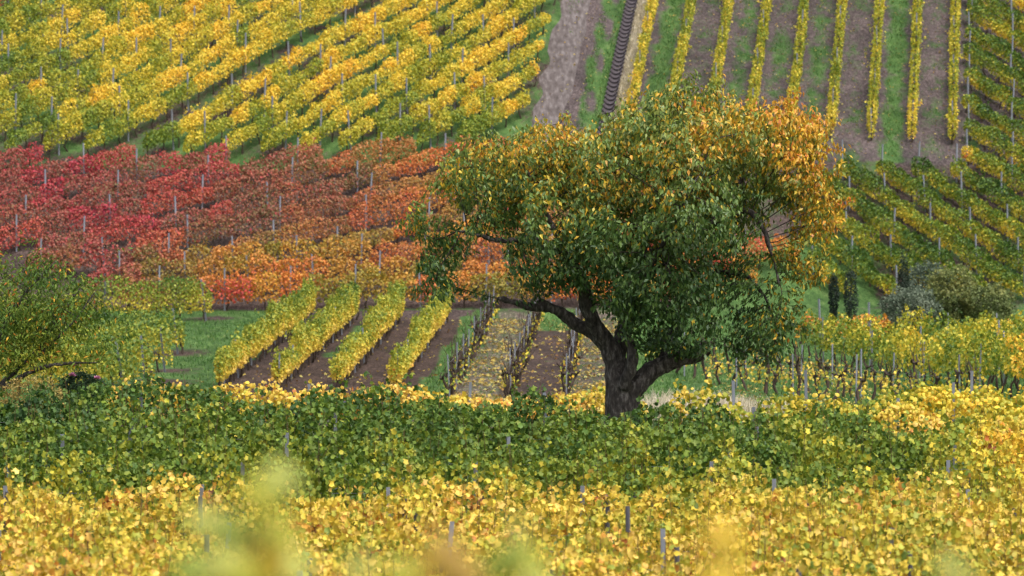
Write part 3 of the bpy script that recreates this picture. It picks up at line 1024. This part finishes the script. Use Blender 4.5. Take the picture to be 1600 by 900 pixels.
def limb_mesh(name, polys, mat, voxel, base, ridge=.018, seed=0):
    parts = []
    for q, rr in polys:
        v, f = tube(q, rr, 10)
        parts.append((v, f))
    me = bpy.data.meshes.new(name + '_raw')
    vs_, fs_ = [], []
    off = 0
    for (v, f), (q, rr) in zip(parts, polys):
        vs_ += v.tolist()
        fs_ += (f + off).tolist()
        k_ = len(q)
        fs_.append([off + i_ for i_ in range(9, -1, -1)])
        fs_.append([off + (k_ - 1) * 10 + i_ for i_ in range(10)])
        off += len(v)
    me.from_pydata(vs_, [], fs_)
    tmp = bpy.data.objects.new('raw', me)
    COL.objects.link(tmp)
    md = tmp.modifiers.new('r', 'REMESH')
    md.mode = 'VOXEL'
    md.voxel_size = voxel
    sm = tmp.modifiers.new('s', 'SMOOTH')
    sm.iterations = 3
    dg = bpy.context.evaluated_depsgraph_get()
    ev = bpy.data.meshes.new_from_object(tmp.evaluated_get(dg))
    bpy.data.objects.remove(tmp)
    nv = len(ev.vertices)
    co = np.zeros(nv * 3)
    ev.vertices.foreach_get('co', co)
    no = np.zeros(nv * 3)
    ev.vertices.foreach_get('normal', no)
    co, no = co.reshape(-1, 3), no.reshape(-1, 3)
    st = co * np.array([9, 9, 2.6])
    dsp = (vnoise(st, 1.6, seed) - .5) * 1.2 + (vnoise(co, 4.5, seed + 1) - .5) * 1.5 + (vnoise(co, 16, seed + 2) - .5) * .6
    co = co + no * (dsp * ridge * 1.6)[:, None] - base
    ev.vertices.foreach_set('co', co.astype(np.float32).ravel())
    ev.materials.clear()
    ev.materials.append(mat)
    ev.polygons.foreach_set('use_smooth', [True] * len(ev.polygons))
    ev.update()
    return ev


TY = 97.0


def tw(px, py, d):
    y = TY + d
    return np.array([(px - 800) / F * TY, y, (450 - py) / F * TY])


limbs = [
    (None, 0, [(972, 705, 0, .50), (972, 680, 0, .45), (973, 650, 0, .42), (973, 620, 0, .405), (968, 598, .0, .34), (963, 572, .05, .27), (957, 548, .05, .235),
               (945, 533, 0, .21), (934, 517, -.05, .19), (924, 497, -.12, .175), (915, 472, -.2, .17), (916, 458, -.25, .155), (908, 432, -.35, .115), (884, 394, -.5, .10), (835, 372, -.7, .085),
               (785, 378, -.9, .06), (720, 362, -.9, .035)]),
    (0, 0, [(945, 536, 0.05, .20), (922, 517, .1, .17), (898, 505, .12, .15), (878, 488, .1, .13), (858, 480, .0, .115), (836, 481, -.05, .10), (815, 475, -.1, .085), (795, 471, -.1, .072), (775, 465, -.1, .058)]),
    (1, 0, [(868, 484, .05, .08), (850, 470, 0, .07), (833, 471, -.02, .055)]),
    (1, 0, [(790, 470, -.1, .05), (784, 457, -.1, .034)]),
    (0, 0, [(974, 630, -.05, .28), (990, 608, -.06, .255), (1006, 590, -.05, .235), (1026, 574, 0, .21), (1048, 564, 0, .195), (1070, 560, .05, .185), (1093, 551, .05, .18), (1114, 539, .05, .165)]),
    (0, 0, [(974, 605, -.30, .16), (982, 579, -.44, .14), (990, 560, -.50, .15), (989, 549, -.52, .125), (983, 535, -.52, .095), (980, 525, -.52, .085)]),
    (0, 0, [(960, 585, .1, .2), (968, 545, .3, .19), (980, 500, .45, .17), (992, 445, .5, .15), (1008, 370, .3, .12), (1030, 300, .2, .085), (1060, 225, 0, .05)]),
    (0, 0, [(884, 394, -.5, .075), (852, 332, -.2, .06), (830, 275, 0, .045), (800, 240, .2, .025)]),
    (6, 0, [(992, 450, .45, .12), (1050, 402, .2, .105), (1110, 350, 0, .09), (1168, 325, -.3, .075), (1192, 360, -.45, .06), (1205, 400, -.5, .045), (1216, 450, -.6, .03)]),
    (8, 0, [(1110, 350, 0, .07), (1150, 290, .3, .055), (1200, 240, .5, .03)]),
    (4, 0, [(1030, 572, .1, .10), (1045, 530, .5, .09), (1085, 470, .8, .075), (1120, 424, .6, .06), (1170, 430, .3, .05), (1200, 470, .2, .04), (1216, 520, .2, .02)]),
    (6, 0, [(990, 448, .5, .10), (960, 385, 1.5, .08), (935, 320, 2.4, .05), (915, 260, 2.8, .03)]),
    (6, 0, [(976, 515, .35, .10), (1000, 440, -1.0, .085), (1035, 380, -2.0, .07), (1060, 320, -2.6, .045), (1090, 270, -2.6, .03)]),
    (6, 0, [(1008, 372, .3, .09), (1060, 320, 1.4, .07), (1110, 260, 2.2, .045), (1150, 210, 2.5, .03)]),
]
# crown lobes: px, py, rx, ry (px), depth, depth radius (m), weight
lobes = [
    (696, 335, 56, 60, -.4, 1.3, 1.0), (684, 425, 38, 62, -.6, .9, 1.2), (655, 362, 22, 30, -.5, .5, 1.0), (712, 455, 22, 26, -.7, .5, 1.0), (748, 275, 66, 66, 0, 1.8, 1.0), (760, 345, 60, 50, -.6, 1.3, .8), (842, 262, 78, 72, .3, 2.4, 1.0),
    (880, 225, 45, 38, .2, 1.3, .9), (836, 345, 75, 62, -.8, 1.9, 1.0), (850, 412, 66, 40, -1.0, 1.3, 1.5), (915, 430, 46, 34, -1.1, .9, 1.3), (940, 265, 84, 70, .4, 2.8, 1.0), (950, 365, 90, 75, -.6, 2.6, 1.1),
    (1000, 200, 62, 55, 0, 1.9, 1.0), (1060, 225, 92, 84, -.4, 3.0, 1.0), (1100, 165, 60, 36, .2, 1.5, 1.1), (1165, 205, 84, 68, .3, 2.7, 1.0), (1240, 255, 62, 78, .2, 2.0, 1.0),
    (1266, 335, 46, 72, 0, 1.5, 1.0), (1264, 405, 34, 58, 0, 1.0, 1.3), (1228, 500, 26, 50, .1, .8, 1.0), (1075, 335, 95, 85, -1.1, 2.4, 1.0), (1165, 310, 80, 62, .6, 1.7, .7), (1010, 445, 75, 70, -1.1, 1.7, 1.5), (1075, 475, 66, 80, -.9, 1.6, 1.5),
    (1030, 530, 50, 36, .7, .8, 1.2), (962, 540, 16, 36, .3, .4, .9), (1135, 415, 48, 52, .3, 1.2, .55), (1188, 510, 54, 58, -.1, 1.2, 1.2), (1232, 430, 34, 58, -.1, 1.0, .7),
    (1180, 555, 36, 26, -.1, .7, 1.1), (900, 320, 70, 70, 1.6, 1.5, .7), (1100, 290, 90, 80, 2.0, 1.4, .7),
    (1250, 200, 45, 40, 0, 1.2, .9), (1295, 295, 18, 40, 0, .6, .9), (1040, 150, 40, 24, 0, .8, .8), (1165, 155, 40, 26, 0, .8, .9), (772, 225, 36, 30, 0, .8, .7), (1225, 490, 26, 60, 0, .8, .8),
]
nodes, par, tips, R, nl, chains, polys = grow_tree(limbs, lobes, 11200, tw, .15, .10, .0060, .385, 5, cull=.455, di=1.4, holes=[(1196, 402, 38, 48, .85), (1165, 350, 30, 22, .8), (1240, 470, 24, 30, .6), (802, 376, 26, 18, .7), (868, 338, 30, 16, .6), (752, 405, 30, 40, .8), (1130, 395, 26, 22, .6), (900, 300, 24, 14, .5)])
tbase = np.array([(968 - 800) / F * TY, TY, gz((968 - 800) / F * TY, TY)])
tree = thing('cherry_tree', 'large spreading cherry tree with dark forked trunk and half-yellowed crown', 'tree', tbase)
put('trunk', limb_mesh('trunk', polys, M_BARK, .034, tbase, .02, 3), tree, label='dark furrowed trunk with forked limbs and sawn stubs')


def branch_object(chains, nodes, R, base, parent, mat, thin, sides=5):
    big, small = [], []
    for ch in chains:
        p = nodes[ch]
        rr = np.minimum(R[ch], .055)
        if len(ch) > 2:
            rr = np.r_[rr[1], rr[1:]]
        (big if rr.max() > thin else small).append(tube(p - base, rr, sides if rr.max() > thin else 3))
    for v, f in big:
        put('branch', mesh_np('branch', v, f, mat, None, True), parent)
    if small:
        v, f = join(small)
        put('twigs', mesh_np('twigs', v, f, mat, None, True), parent, kind='stuff')


branch_object(chains, nodes, R, tbase, tree, M_TWIG, .020)


def crown_leaves(nodes, par, tips, nl, maxtips, per, spread, r):
    ids = np.where((np.arange(len(nodes)) >= nl) & (tips <= maxtips))[0]
    ids = np.repeat(ids, per)
    g = nodes[ids] - nodes[par[ids]]
    P = nodes[ids] + r.normal(0, spread, (len(ids), 3))
    return P, nrm(g)


r = np.random.default_rng(77)
P, gdir = crown_leaves(nodes, par, tips, nl, 6, 8, .085, r)
print('cherry nodes', len(nodes), 'leaves', len(P))
ctr = np.array([tbase[0] + .6, TY, .9])
N = len(P)
tip = gdir * .5 + np.array([0, 0, -1.0]) + r.normal(0, .42, (N, 3))
nor = nrm(P - ctr) * .8 + r.normal(0, .55, (N, 3)) + np.array([0, 0, .35])
ppx = P[:, 0] / TY * F + 800
ppy = 450 - P[:, 2] / TY * F
nz = np.clip(.5 + 1.5 * (.6 * vnoise(P, .9, 21) + .4 * vnoise(P, 2.2, 22) - .5), 0, 1)
hgt = np.clip((430 - ppy) / 260, 0, 1)
edge = np.clip((ppx - 1150) / 110, 0, 1) * np.clip((560 - ppy) / 130, 0, 1)
yprob = .02 + .66 * hgt ** 1.3 * (.10 + 1.9 * np.clip(nz - .34, 0, 1)) + .52 * edge * (.35 + nz) + .30 * np.exp(-((ppx - 850) / 110) ** 2 - ((ppy - 270) / 75) ** 2)
yprob = yprob * np.where(ppy > 420, np.where(ppx > 1140, 1.0, .35), 1)
isy = r.uniform(0, 1, N) < yprob
gg = .15 + .22 * hgt * (.45 + nz) + .10 * edge + r.normal(0, .045, N)
gy_ = np.clip(.575 + .26 * (nz - .45) + .05 * edge + r.normal(0, .08, N) + .10 * np.clip((190 - ppy) / 50, 0, 1), .42, .97)
cols = ramp(np.where(isy, gy_, np.clip(gg, 0, .5)), [(0, (.020, .055, .013)), (.12, (.046, .105, .024)), (.28, (.150, .225, .042)), (.42, (.31, .30, .045)), (.56, (.66, .46, .035)), (.72, (.66, .33, .03)), (.86, (.55, .17, .03)), (1, (.30, .07, .03))])
cols = np.clip(cols * (1 + r.normal(0, .15, (N, 1))), .004, .9)
size = .128 * r.uniform(.6, 1.25, N)
V, Fc, C = leaf_arrays(P - tbase, tip, nor, size, cols, T_CH2)
put('crown', mesh_np('crown', V, Fc, M_CHERRY, C), tree, kind='stuff')

# --- slender-leaved fruit tree at the edge of the picture
PYD = 104.0


def pw_(px, py, d):
    return np.array([(px - 800) / F * PYD, PYD + d, (450 - py) / F * PYD])


plimbs = [
    (None, 0, [(-62, 684, 0, .15), (-52, 650, 0, .13), (-38, 625, 0, .12), (-20, 610, 0, .11), (8, 607, -.1, .085), (30, 590, -.2, .07), (70, 572, -.3, .055), (110, 567, -.3, .04), (160, 566, -.3, .025)]),
    (0, 0, [(-38, 622, 0, .10), (-25, 575, .1, .085), (0, 520, .2, .07), (22, 478, .2, .055), (55, 440, .2, .04), (90, 405, .2, .02)]),
    (0, 0, [(-5, 606, 0, .07), (25, 578, .3, .06), (60, 545, .4, .05), (100, 480, .4, .035), (130, 440, .4, .022)]),
    (2, 0, [(25, 578, .3, .05), (60, 557, .0, .045), (120, 500, -.2, .03), (160, 440, -.2, .02), (188, 392, -.2, .010)]),
    (1, 0, [(-25, 575, .1, .07), (-60, 500, .1, .05), (-80, 440, .1, .03)]),
]
plobes = [(20, 430, 60, 34, .1, 1.0, 1), (70, 425, 56, 32, .2, 1.0, 1), (115, 440, 46, 36, .1, .9, 1), (10, 490, 60, 50, .1, 1.2, 1), (70, 490, 60, 50, .1, 1.2, 1), (130, 485, 40, 44, .0, 1.0, .9),
          (60, 545, 66, 32, 0, 1.0, .9), (135, 540, 36, 26, -.2, .7, .8), (160, 572, 26, 10, -.3, .3, .7), (-50, 480, 60, 80, 0, 1.2, .9), (180, 425, 16, 34, -.2, .3, .5), (165, 480, 22, 36, -.2, .5, .7), (190, 520, 22, 26, -.2, .4, .6), (40, 400, 40, 16, .1, .5, .8), (0, 560, 30, 26, 0, .6, .5)]
nodes, par, tips, R, nl, chains, polys = grow_tree(plimbs, plobes, 3000, pw_, .13, .10, .0048, .42, 8, cull=.47, di=1.2)
xb = (-62 - 800) / F * PYD
pbase = np.array([xb, PYD, gz(xb, PYD)])
ptree = thing('fruit_tree', 'low green fruit tree with slender leaves, above the rose bush', 'tree', pbase)
put('trunk', limb_mesh('ptrunk', polys, M_BARK, .030, pbase, .008, 6), ptree)
branch_object(chains, nodes, R, pbase, ptree, M_TWIG, .016)
r = np.random.default_rng(78)
P, gdir = crown_leaves(nodes, par, tips, nl, 5, 5, .10, r)
N = len(P)
print('fruit tree leaves', N)
nz = vnoise(P, 1.2, 25)
gval = .29 + .30 * (nz - .5) + r.normal(0, .06, N)
gval = np.where(r.uniform(0, 1, N) < .06, .86 + r.normal(0, .08, N), gval)
cols = ramp(np.clip(gval, 0, 1), AUT) * (1 + r.normal(0, .15, (N, 1)))
tip = gdir * .7 + np.array([0, 0, -.8]) + r.normal(0, .45, (N, 3))
nor = r.normal(0, .7, (N, 3)) + np.array([0, -.3, .6])
V, Fc, C = leaf_arrays(P - pbase, tip, nor, .135 * r.uniform(.7, 1.2, N), np.clip(cols, .004, .9), T_PEACH)
put('crown', mesh_np('crown', V, Fc, M_SOFT, C), ptree, kind='stuff')


# ------------------------------------------------------------------ shrubs
def shrub(name, label, cat, loc, rx, ry, rz, n, leaf, cmean, cstops, seed, zc=None, tmpl=T_QUAD, jit=.06, group=None, lift=.15, stems=7):
    r = np.random.default_rng(seed)
    x, y = loc
    base = np.array([x, y, gz(x, y)])
    root = thing(name, label, cat, base, group)
    zc = zc or rz + lift
    sp = []
    for k in range(stems):
        a_ = r.uniform(0, 6.28)
        e = np.array([rx * .7 * math.cos(a_) * r.uniform(.2, 1), ry * .7 * math.sin(a_) * r.uniform(.2, 1), zc + rz * r.uniform(.1, .75)])
        p = np.linspace([r.normal(0, .05), r.normal(0, .05), -.05], e, 5)
        p[1:-1] += r.normal(0, .05, (3, 3))
        sp.append(tube(p, np.linspace(.03, .008, 5), 5))
    v, f = join(sp)
    put('stems', mesh_np('stems', v, f, M_TWIG, None, True), root)
    d_ = nrm(r.normal(0, 1, (n, 3)))
    lump = .50 + .55 * vnoise(d_ + 5 + seed, 2.2, seed) + .45 * vnoise(d_ + 9 + seed, 5.0, seed)
    rad = lump * r.uniform(.35, 1, n) ** .35
    P = d_ * rad[:, None] * np.array([rx, ry, rz]) + np.array([0, 0, zc])
    P[:, 2] = np.maximum(P[:, 2], .03)
    nor = d_ * .8 + r.normal(0, .5, (n, 3)) + np.array([0, 0, .3])
    tip = d_ * .5 + r.normal(0, .6, (n, 3)) + np.array([0, 0, -.1])
    g = cmean + .3 * (vnoise(P + base, 1.5, seed) - .5) + r.normal(0, jit, n)
    c = ramp(np.clip(g, 0, 1), cstops) * (1 + r.normal(0, .15, (n, 1)))
    V, Fc, C = leaf_arrays(P, tip, nor, leaf * r.uniform(.7, 1.25, n), np.clip(c, .004, .9), tmpl)
    put('foliage', mesh_np('foliage', V, Fc, M_SOFT, C), root, kind='stuff')
    return root, P


GREY = [(0, (.05, .07, .045)), (.3, (.11, .145, .095)), (.6, (.23, .26, .18)), (1, (.36, .36, .24))]
OLIVE = [(0, (.06, .085, .03)), (.35, (.14, .175, .055)), (.6, (.26, .25, .07)), (.85, (.34, .22, .06)), (1, (.4, .17, .05))]
CYP = [(0, (.014, .030, .020)), (.5, (.035, .055, .034)), (1, (.08, .10, .06))]

roseb, RP = shrub('rose_bush', 'small dark green rose bush with pink blooms under the slender tree', 'bush', (px_x(124, 105), 105.0), .52, .45, .46, 2200, .065, .3,
                  [(0, (.012, .032, .014)), (.4, (.045, .085, .035)), (1, (.16, .2, .09))], 31, zc=1.08, stems=9)
M_ROSE = leaf_mat('rose_petal', .5, .3, .35)
for (px, py, dd) in ((119, 572, -.1), (113, 587, -.35), (152, 592, -.3)):
    c = np.array([px_x(px, 105 + dd), 105 + dd, (450 - py) / F * (105 + dd)]) - np.array(roseb.location)
    r = np.random.default_rng(px)
    k = 22
    ringn = np.arange(k)
    th = ringn * 2.4
    op = .25 + .75 * ringn / k
    dirs = np.c_[np.cos(th) * op, np.sin(th) * op, 1.25 - op]
    P = c + dirs * np.array([.012, .012, .0])
    nrm_ = np.c_[-np.cos(th), -np.sin(th), np.full(k, .5 + 0 * op)] * np.array([1, 1, 1]) + r.normal(0, .1, (k, 3))
    cols = np.array([(.72, .30, .50)]) * np.ones((k, 1)) * (1 + r.normal(0, .12, (k, 1))) + np.array([(.1, .14, .12)]) * r.uniform(0, 1, (k, 1))
    V, Fc, C = leaf_arrays(P, dirs, nrm_, np.full(k, .095) * r.uniform(.8, 1.15, k), np.clip(cols, 0, .9), T_SIX)
    bl = put('bloom', mesh_np('bloom', V, Fc, M_ROSE, C), roseb, label='pink rose bloom')
    p = np.linspace([c[0] * .5, c[1] * .5, 1.0], c, 5)
    v, f = tube(p, np.full(5, .006), 4)
    put('rose_stem', mesh_np('rose_stem', v, f, M_TWIG), bl)

shrub('dry_shrub', 'reddish-gold thicket of dry twigs beside the rose bush', 'bush', (px_x(52, 103), 103.0), 1.0, .6, .6, 2600, .06, .75, OLIVE, 33, zc=.85)
shrub('grey_shrub', 'round grey-green shrub with silvery leaves behind the descending gold rows', 'bush', (px_x(1424, 180), 180.0), 1.25, 1.0, .85, 5000, .10, .40, GREY, 34, zc=.95)
shrub('grey_shrub', 'dull green tall shrub beside the silvery shrub, below the slanting rows', 'bush', (px_x(1484, 182), 182.0), 1.2, 1.0, 1.25, 5000, .11, .42, OLIVE, 35, zc=1.35)
shrub('grey_shrub', 'dark tangled shrub at the end of the shrub group', 'bush', (px_x(1545, 181), 181.0), 1.1, 1.0, .95, 4500, .11, .38, OLIVE, 36, zc=1.0)
shrub('grey_shrub', 'small dark grey-green shrub behind the silvery shrub', 'bush', (px_x(1448, 186), 186.0), 1.0, .8, 1.2, 3500, .10, .22, GREY, 37, zc=1.5)  # leaf colour darker than on the silvery shrub
for i, (px, y, rx, rz, lab) in enumerate([(1303, 183, .20, 1.1, 'short slender dark evergreen on the grass, nearest the big tree'), (1329, 182, .30, 1.25, 'thicker slender dark evergreen on the grass, second from the big tree'),
                                          (1412, 184, .26, 1.5, 'tall slender dark evergreen rising behind the silvery shrub')]):
    shrub('slender_evergreen', lab, 'tree', (px_x(px, y), y), rx, rx, rz, 1600, .075, .4, CYP, 41 + i, zc=rz + .12, group='slender evergreens', stems=3)
fn = col_ramp(ORA, .55, .2, .08, .7, 220)
vine_row('orange-red vine row at the edge of the far grass', 'golden rows about the tree', [(11.4, 171), (15.0, 168.5)], fn, h0=.45, h1=1.3, w=.3, dens=300, leaf=.125, post_sp=2.2, post_h=1.9, seed=560, stocks=1.3, gaps=.2)


# ------------------------------------------------------------------ grass, litter
def scatter(name, label, cat, region, n, fn, seed, mat):
    r = np.random.default_rng(seed)
    x = r.uniform(region[0], region[1], n)
    y = r.uniform(region[2], region[3], n)
    keep, V, Fc, C = fn(x, y, r)
    put(name, mesh_np(name, V, Fc, mat, C), kind='stuff', label=label, cat=cat)


def blades(h, pal, selector):
    def fn(x, y, r):
        k = selector(x, y, r)
        x, y = x[k], y[k]
        n = len(x)
        z = ground_z(x, y)
        a_ = r.uniform(0, 6.28, n)
        w_ = .018 + .012 * r.uniform(0, 1, n)
        hh = h * r.uniform(.5, 1.3, n)
        lean = r.normal(0, .45, (n, 2)) * hh[:, None]
        b0 = np.c_[x - w_ * np.cos(a_), y - w_ * np.sin(a_), z - .02]
        b1 = np.c_[x + w_ * np.cos(a_), y + w_ * np.sin(a_), z - .02]
        t_ = np.c_[x + lean[:, 0], y + lean[:, 1], z + hh]
        V = np.stack([b0, b1, t_], 1).reshape(-1, 3)
        Fc = np.arange(3 * n).reshape(-1, 3)
        g = np.clip(.5 + .5 * (vnoise(np.c_[x, y], 1.1, 81) - .5) + r.normal(0, .15, n), 0, 1)
        return k, V, Fc, np.repeat(ramp(g, pal), 3, axis=0)
    return fn


GRS = [(0, (.036, .085, .024)), (.5, (.078, .165, .040)), (.85, (.16, .25, .07)), (1, (.30, .30, .14))]
DRYP = [(0, (.26, .22, .12)), (.5, (.50, .43, .30)), (1, (.68, .62, .52))]


def sel_grass(x, y, r):
    g, p, _ = zone(x, y)
    return (g > .62 + .25 * r.uniform(-1, 1, len(x))) & (p < .5)


scatter('grass', 'green grass between the valley rows', 'grass', (-17, 19, 128, 189), 62000, blades(.13, GRS, sel_grass), 91, M_DRY)
scatter('grass', 'green grass strips between the narrow rows up the hill', 'grass', (3, 27, 206, 230), 60000, blades(.13, GRS, lambda x, y, r: sel_grass(x, y, r) & (x > 2.0 + UP_K * (y - 215))), 92, M_DRY)
scatter('dry_grass', 'tall bleached dry grass beyond the tree trunk', 'dry grass', (3.6, 8.5, 112, 138), 22000,
        blades(.42, DRYP, lambda x, y, r: r.uniform(0, 1, len(x)) < 1.1 * np.exp(-((x - 5.6) / 1.2) ** 2 - ((y - 122) / 8.0) ** 2)), 93, M_DRY)
scatter('dry_grass', 'bleached dry grass strip beside the ribbed gutter', 'dry grass', (4.4, 9.5, 206, 233), 30000,
        blades(.24, DRYP, lambda x, y, r: np.abs(x - UP_K * (y - 225) - 7.03) < .30 + .08 * r.normal(0, 1, len(x))), 94, M_DRY)


def litter(pal, selector, size):
    def fn(x, y, r):
        k = selector(x, y, r)
        x, y = x[k], y[k]
        n = len(x)
        P = np.c_[x, y, ground_z(x, y) + r.uniform(.02, .07, n)]
        tip = np.c_[r.normal(0, 1, (n, 2)), r.normal(0, .3, n)]
        nor = np.array([0, 0, 1]) + r.normal(0, .45, (n, 3))
        c = ramp(np.clip(r.normal(.5, .25, n), 0, 1), pal)
        V, Fc, C = leaf_arrays(P, tip, nor, size * r.uniform(.6, 1.25, n), c, T_QUAD)
        return k, V, Fc, C
    return fn


LIT = [(0, (.14, .07, .04)), (.3, (.34, .20, .06)), (.6, (.48, .37, .10)), (1, (.40, .38, .14))]


def sel_lit(x, y, r):
    xi = x - MID_K * (y - 145) + r.normal(0, .22, len(x))
    p = np.where((xi > -2.1) & (xi < -.1), .75, np.where((xi > 1.7) & (xi < 3.8), .7, np.where((xi > -.2) & (xi < 1.7), .20, np.where((xi > -10.4) & (xi < -2.9), .07, .0))))
    p = np.where((x > 7) & (x < 12.5) & (y < 160), .22, p)
    q = vnoise(np.c_[x, y * .45], 1.5, 83)
    return r.uniform(0, 1, len(x)) < p * np.clip(2.6 * (q - .22), .05, 1.2)


scatter('fallen_leaves', 'yellow fallen leaves under the valley rows', 'fallen leaves', (-11, 13, 118, 187), 52000, litter(LIT, sel_lit, .13), 95, M_DRY)
scatter('fallen_leaves', 'pale fallen leaves on the bare hill soil', 'fallen leaves', (0, 26, 206, 230), 3000, litter(LIT, lambda x, y, r: x > 3.0 + UP_K * (y - 225), .10), 96, M_DRY)

# ------------------------------------------------------------------ out-of-focus shoots close to the camera


def near_shoot(label, pxc, y, leaves, seed):
    """leaves: (px, py, size, colour)"""
    r = np.random.default_rng(seed)
    x = px_x(pxc, y)
    base = np.array([x, y, gz(x, y)])
    root = thing('vine_shoot', label, 'vine shoot', base, 'blurred shoots close by')
    top = max((450 - l[1]) / F * y for l in leaves) - base[2] - .02
    zz = np.linspace(-.03, top, 12)
    pth = np.c_[.03 * np.sin(zz * 3 + seed) * (1 - zz / top), .03 * np.cos(zz * 2.3) * (1 - zz / top), zz]
    v, f = tube(pth, np.linspace(.012, .003, 12), 6)
    put('cane', mesh_np('cane', v, f, M_CANE, None, True), root)
    low = [(pxc + r.uniform(-45, 45), 915 + 70 * q + r.uniform(-10, 10), .12, leaves[q % len(leaves)][3]) for q in range(5)]
    for (lx, ly, s, c) in list(leaves) + low:
        s = s * .60
        c3 = np.array([px_x(lx, y), y + r.normal(0, .05), (450 - ly) / F * y]) - base
        nor = np.array([[r.normal(0, .3), -1 + r.normal(0, .2), r.normal(.35, .25)]])
        tip = np.array([[r.normal(0, .5), -.2, -.8]])
        p0 = c3 - nrm(tip)[0] * s * .45
        tv, tf = T_VINE
        V, Fc, C = leaf_arrays(p0[None], tip, nor, np.array([s]), np.array([c]), T_VINE)
        lf = put('leaf', mesh_np('leaf', V, Fc, M_VINE, C), root)
        # stalk from the cane to the leaf base
        j = np.abs(pth[:, 2] - (p0[2] - .04)).argmin()
        v, f = tube(np.linspace(pth[j], p0, 4), np.full(4, .0025), 4)
        put('leaf_stalk', mesh_np('leaf_stalk', v, f, M_CANE), lf)


YG, PG, GOL, BRN, GRN = (.40, .39, .04), (.46, .47, .10), (.66, .44, .03), (.42, .26, .05), (.24, .30, .04)
near_shoot('tall blurred yellow-green vine shoot rising over the golden rows', 408, 7.4,
           [(432, 752, .11, PG), (402, 775, .10, YG), (425, 800, .07, YG), (362, 835, .12, GRN), (440, 838, .10, YG), (395, 845, .12, YG), (318, 820, .10, PG), (462, 888, .12, PG), (420, 890, .12, GOL),
            (350, 890, .12, PG), (295, 890, .11, GRN), (380, 905, .13, YG)], 3)
near_shoot('blurred brownish vine shoot low in the frame', 686, 7.6, [(690, 862, .10, BRN), (664, 888, .11, GOL), (716, 886, .11, BRN), (625, 895, .10, YG), (560, 890, .09, PG)], 4)
near_shoot('blurred olive vine shoot beside the brownish one', 806, 7.9, [(808, 826, .06, PG), (800, 862, .09, GRN), (828, 880, .10, YG), (775, 893, .11, GRN)], 5)
near_shoot('single blurred bright yellow leaf on a low shoot', 1131, 7.6, [(1131, 850, .12, GOL), (1135, 838, .08, GOL)], 6)
near_shoot('blurred pale green leaf at the lower frame edge', 1488, 7.7, [(1487, 890, .09, PG)], 7)
